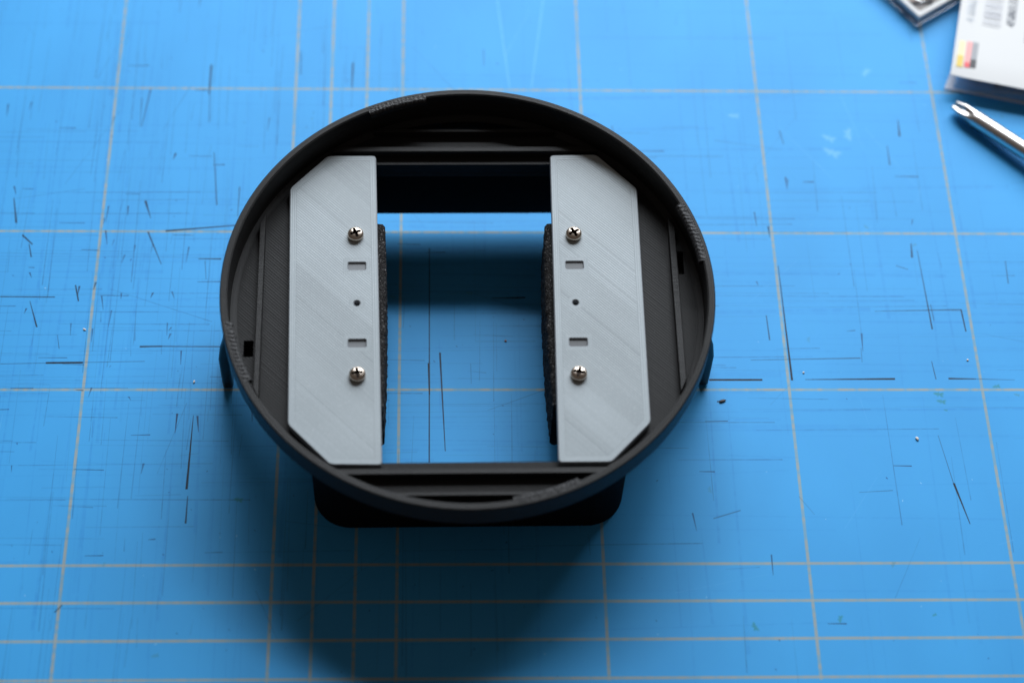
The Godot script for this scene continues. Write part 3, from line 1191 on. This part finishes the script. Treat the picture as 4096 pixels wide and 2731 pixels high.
	return [ImageTexture.create_from_image(whole.get_region(Rect2i(0, 0, PW / 2, PH))), ImageTexture.create_from_image(whole.get_region(Rect2i(PW / 2, 0, PW / 2, PH)))]


# ---------------------------------------------------------------- the printed skin of a grey plate
# rows of plastic run round the outline and the holes, and slantwise between them
func plate_maps(poly: PackedVector2Array, holes: Array, lo: Vector2, size: Vector2, w: int, h: int, seed_: int) -> Array:
	var col := PackedByteArray()
	col.resize(w * h * 3)
	var hgt := PackedByteArray()
	hgt.resize(w * h)
	var s := signf(area(poly))
	var ex := []
	for i in poly.size():
		var d := (poly[(i + 1) % poly.size()] - poly[i]).normalized()
		var n := Vector2(-d.y, d.x) * s
		ex.append([n.x, n.y, n.dot(poly[i])])
	var ns := FastNoiseLite.new()
	ns.seed = seed_
	ns.frequency = 0.35
	var r := RandomNumberGenerator.new()
	r.seed = seed_
	var seams := []
	for i in 5:
		seams.append([r.randf_range(-5.5, 5.5), r.randf_range(0.05, 0.3)])
	for y in h:
		var pz := lo.y + size.y * (y + 0.5) / h
		for x in w:
			var px := lo.x + size.x * (x + 0.5) / w
			var d := 9.0
			for e in ex:
				d = minf(d, px * e[0] + pz * e[1] - e[2])
			var hd := 9.0
			for q in holes:
				var ax: float = absf(px - q[0]) - q[2]
				var az: float = absf(pz - q[1]) - q[3]
				if q[4] > 0.0:
					hd = minf(hd, Vector2(px - q[0], pz - q[1]).length() - q[2])
				else:
					hd = minf(hd, maxf(ax, az))
			var height := 0.0
			var tone := 1.0
			if d < 0.17:
				height = 0.5 - 0.5 * cos(TAU * d / 0.0567)
				tone = 1.03 if d < 0.158 else 0.94
				if d > 0.155:
					height = 0.0
			elif hd < 0.12:
				height = 0.5 - 0.5 * cos(TAU * hd / 0.04)
				if hd > 0.105:
					height = 0.25
					tone = 0.97
			else:
				var across := (px - pz) * 0.70711 + 20.0 + 0.008 * ns.get_noise_2d(px * 3.0, pz * 3.0)
				var t := across / 0.058
				var line := int(floor(t))
				var k := hash1(line * 17 + seed_)
				height = (0.5 - 0.5 * cos(TAU * t)) * (0.7 + 0.3 * k)
				tone = 0.99 + 0.02 * k + 0.06 * (hash1((line / 14) * 29 + seed_) - 0.5)
				for q in seams:
					var g: float = across - 20.0 - q[0]
					if absf(g) < 0.022:
						height *= 0.1
						tone *= 0.96
			tone *= 1.0 + 0.03 * ns.get_noise_2d(px, pz)
			var i := y * w + x
			var spark := 1.0
			var q2 := hash1(i * 3 + seed_ * 7)
			if q2 > 0.9935:
				spark = 1.6
			elif q2 > 0.96:
				spark = 1.07
			var g := tone * (0.97 + 0.03 * height) * spark
			col[i * 3] = clampi(int(159.0 * g), 0, 255)
			col[i * 3 + 1] = clampi(int(168.0 * g), 0, 255)
			col[i * 3 + 2] = clampi(int(172.0 * g), 0, 255)
			hgt[i] = clampi(int((0.1 + 0.8 * height) * 255.0), 0, 255)
	return [ImageTexture.create_from_image(Image.create_from_data(w, h, false, Image.FORMAT_RGB8, col)), ImageTexture.create_from_image(Image.create_from_data(w, h, false, Image.FORMAT_L8, hgt))]
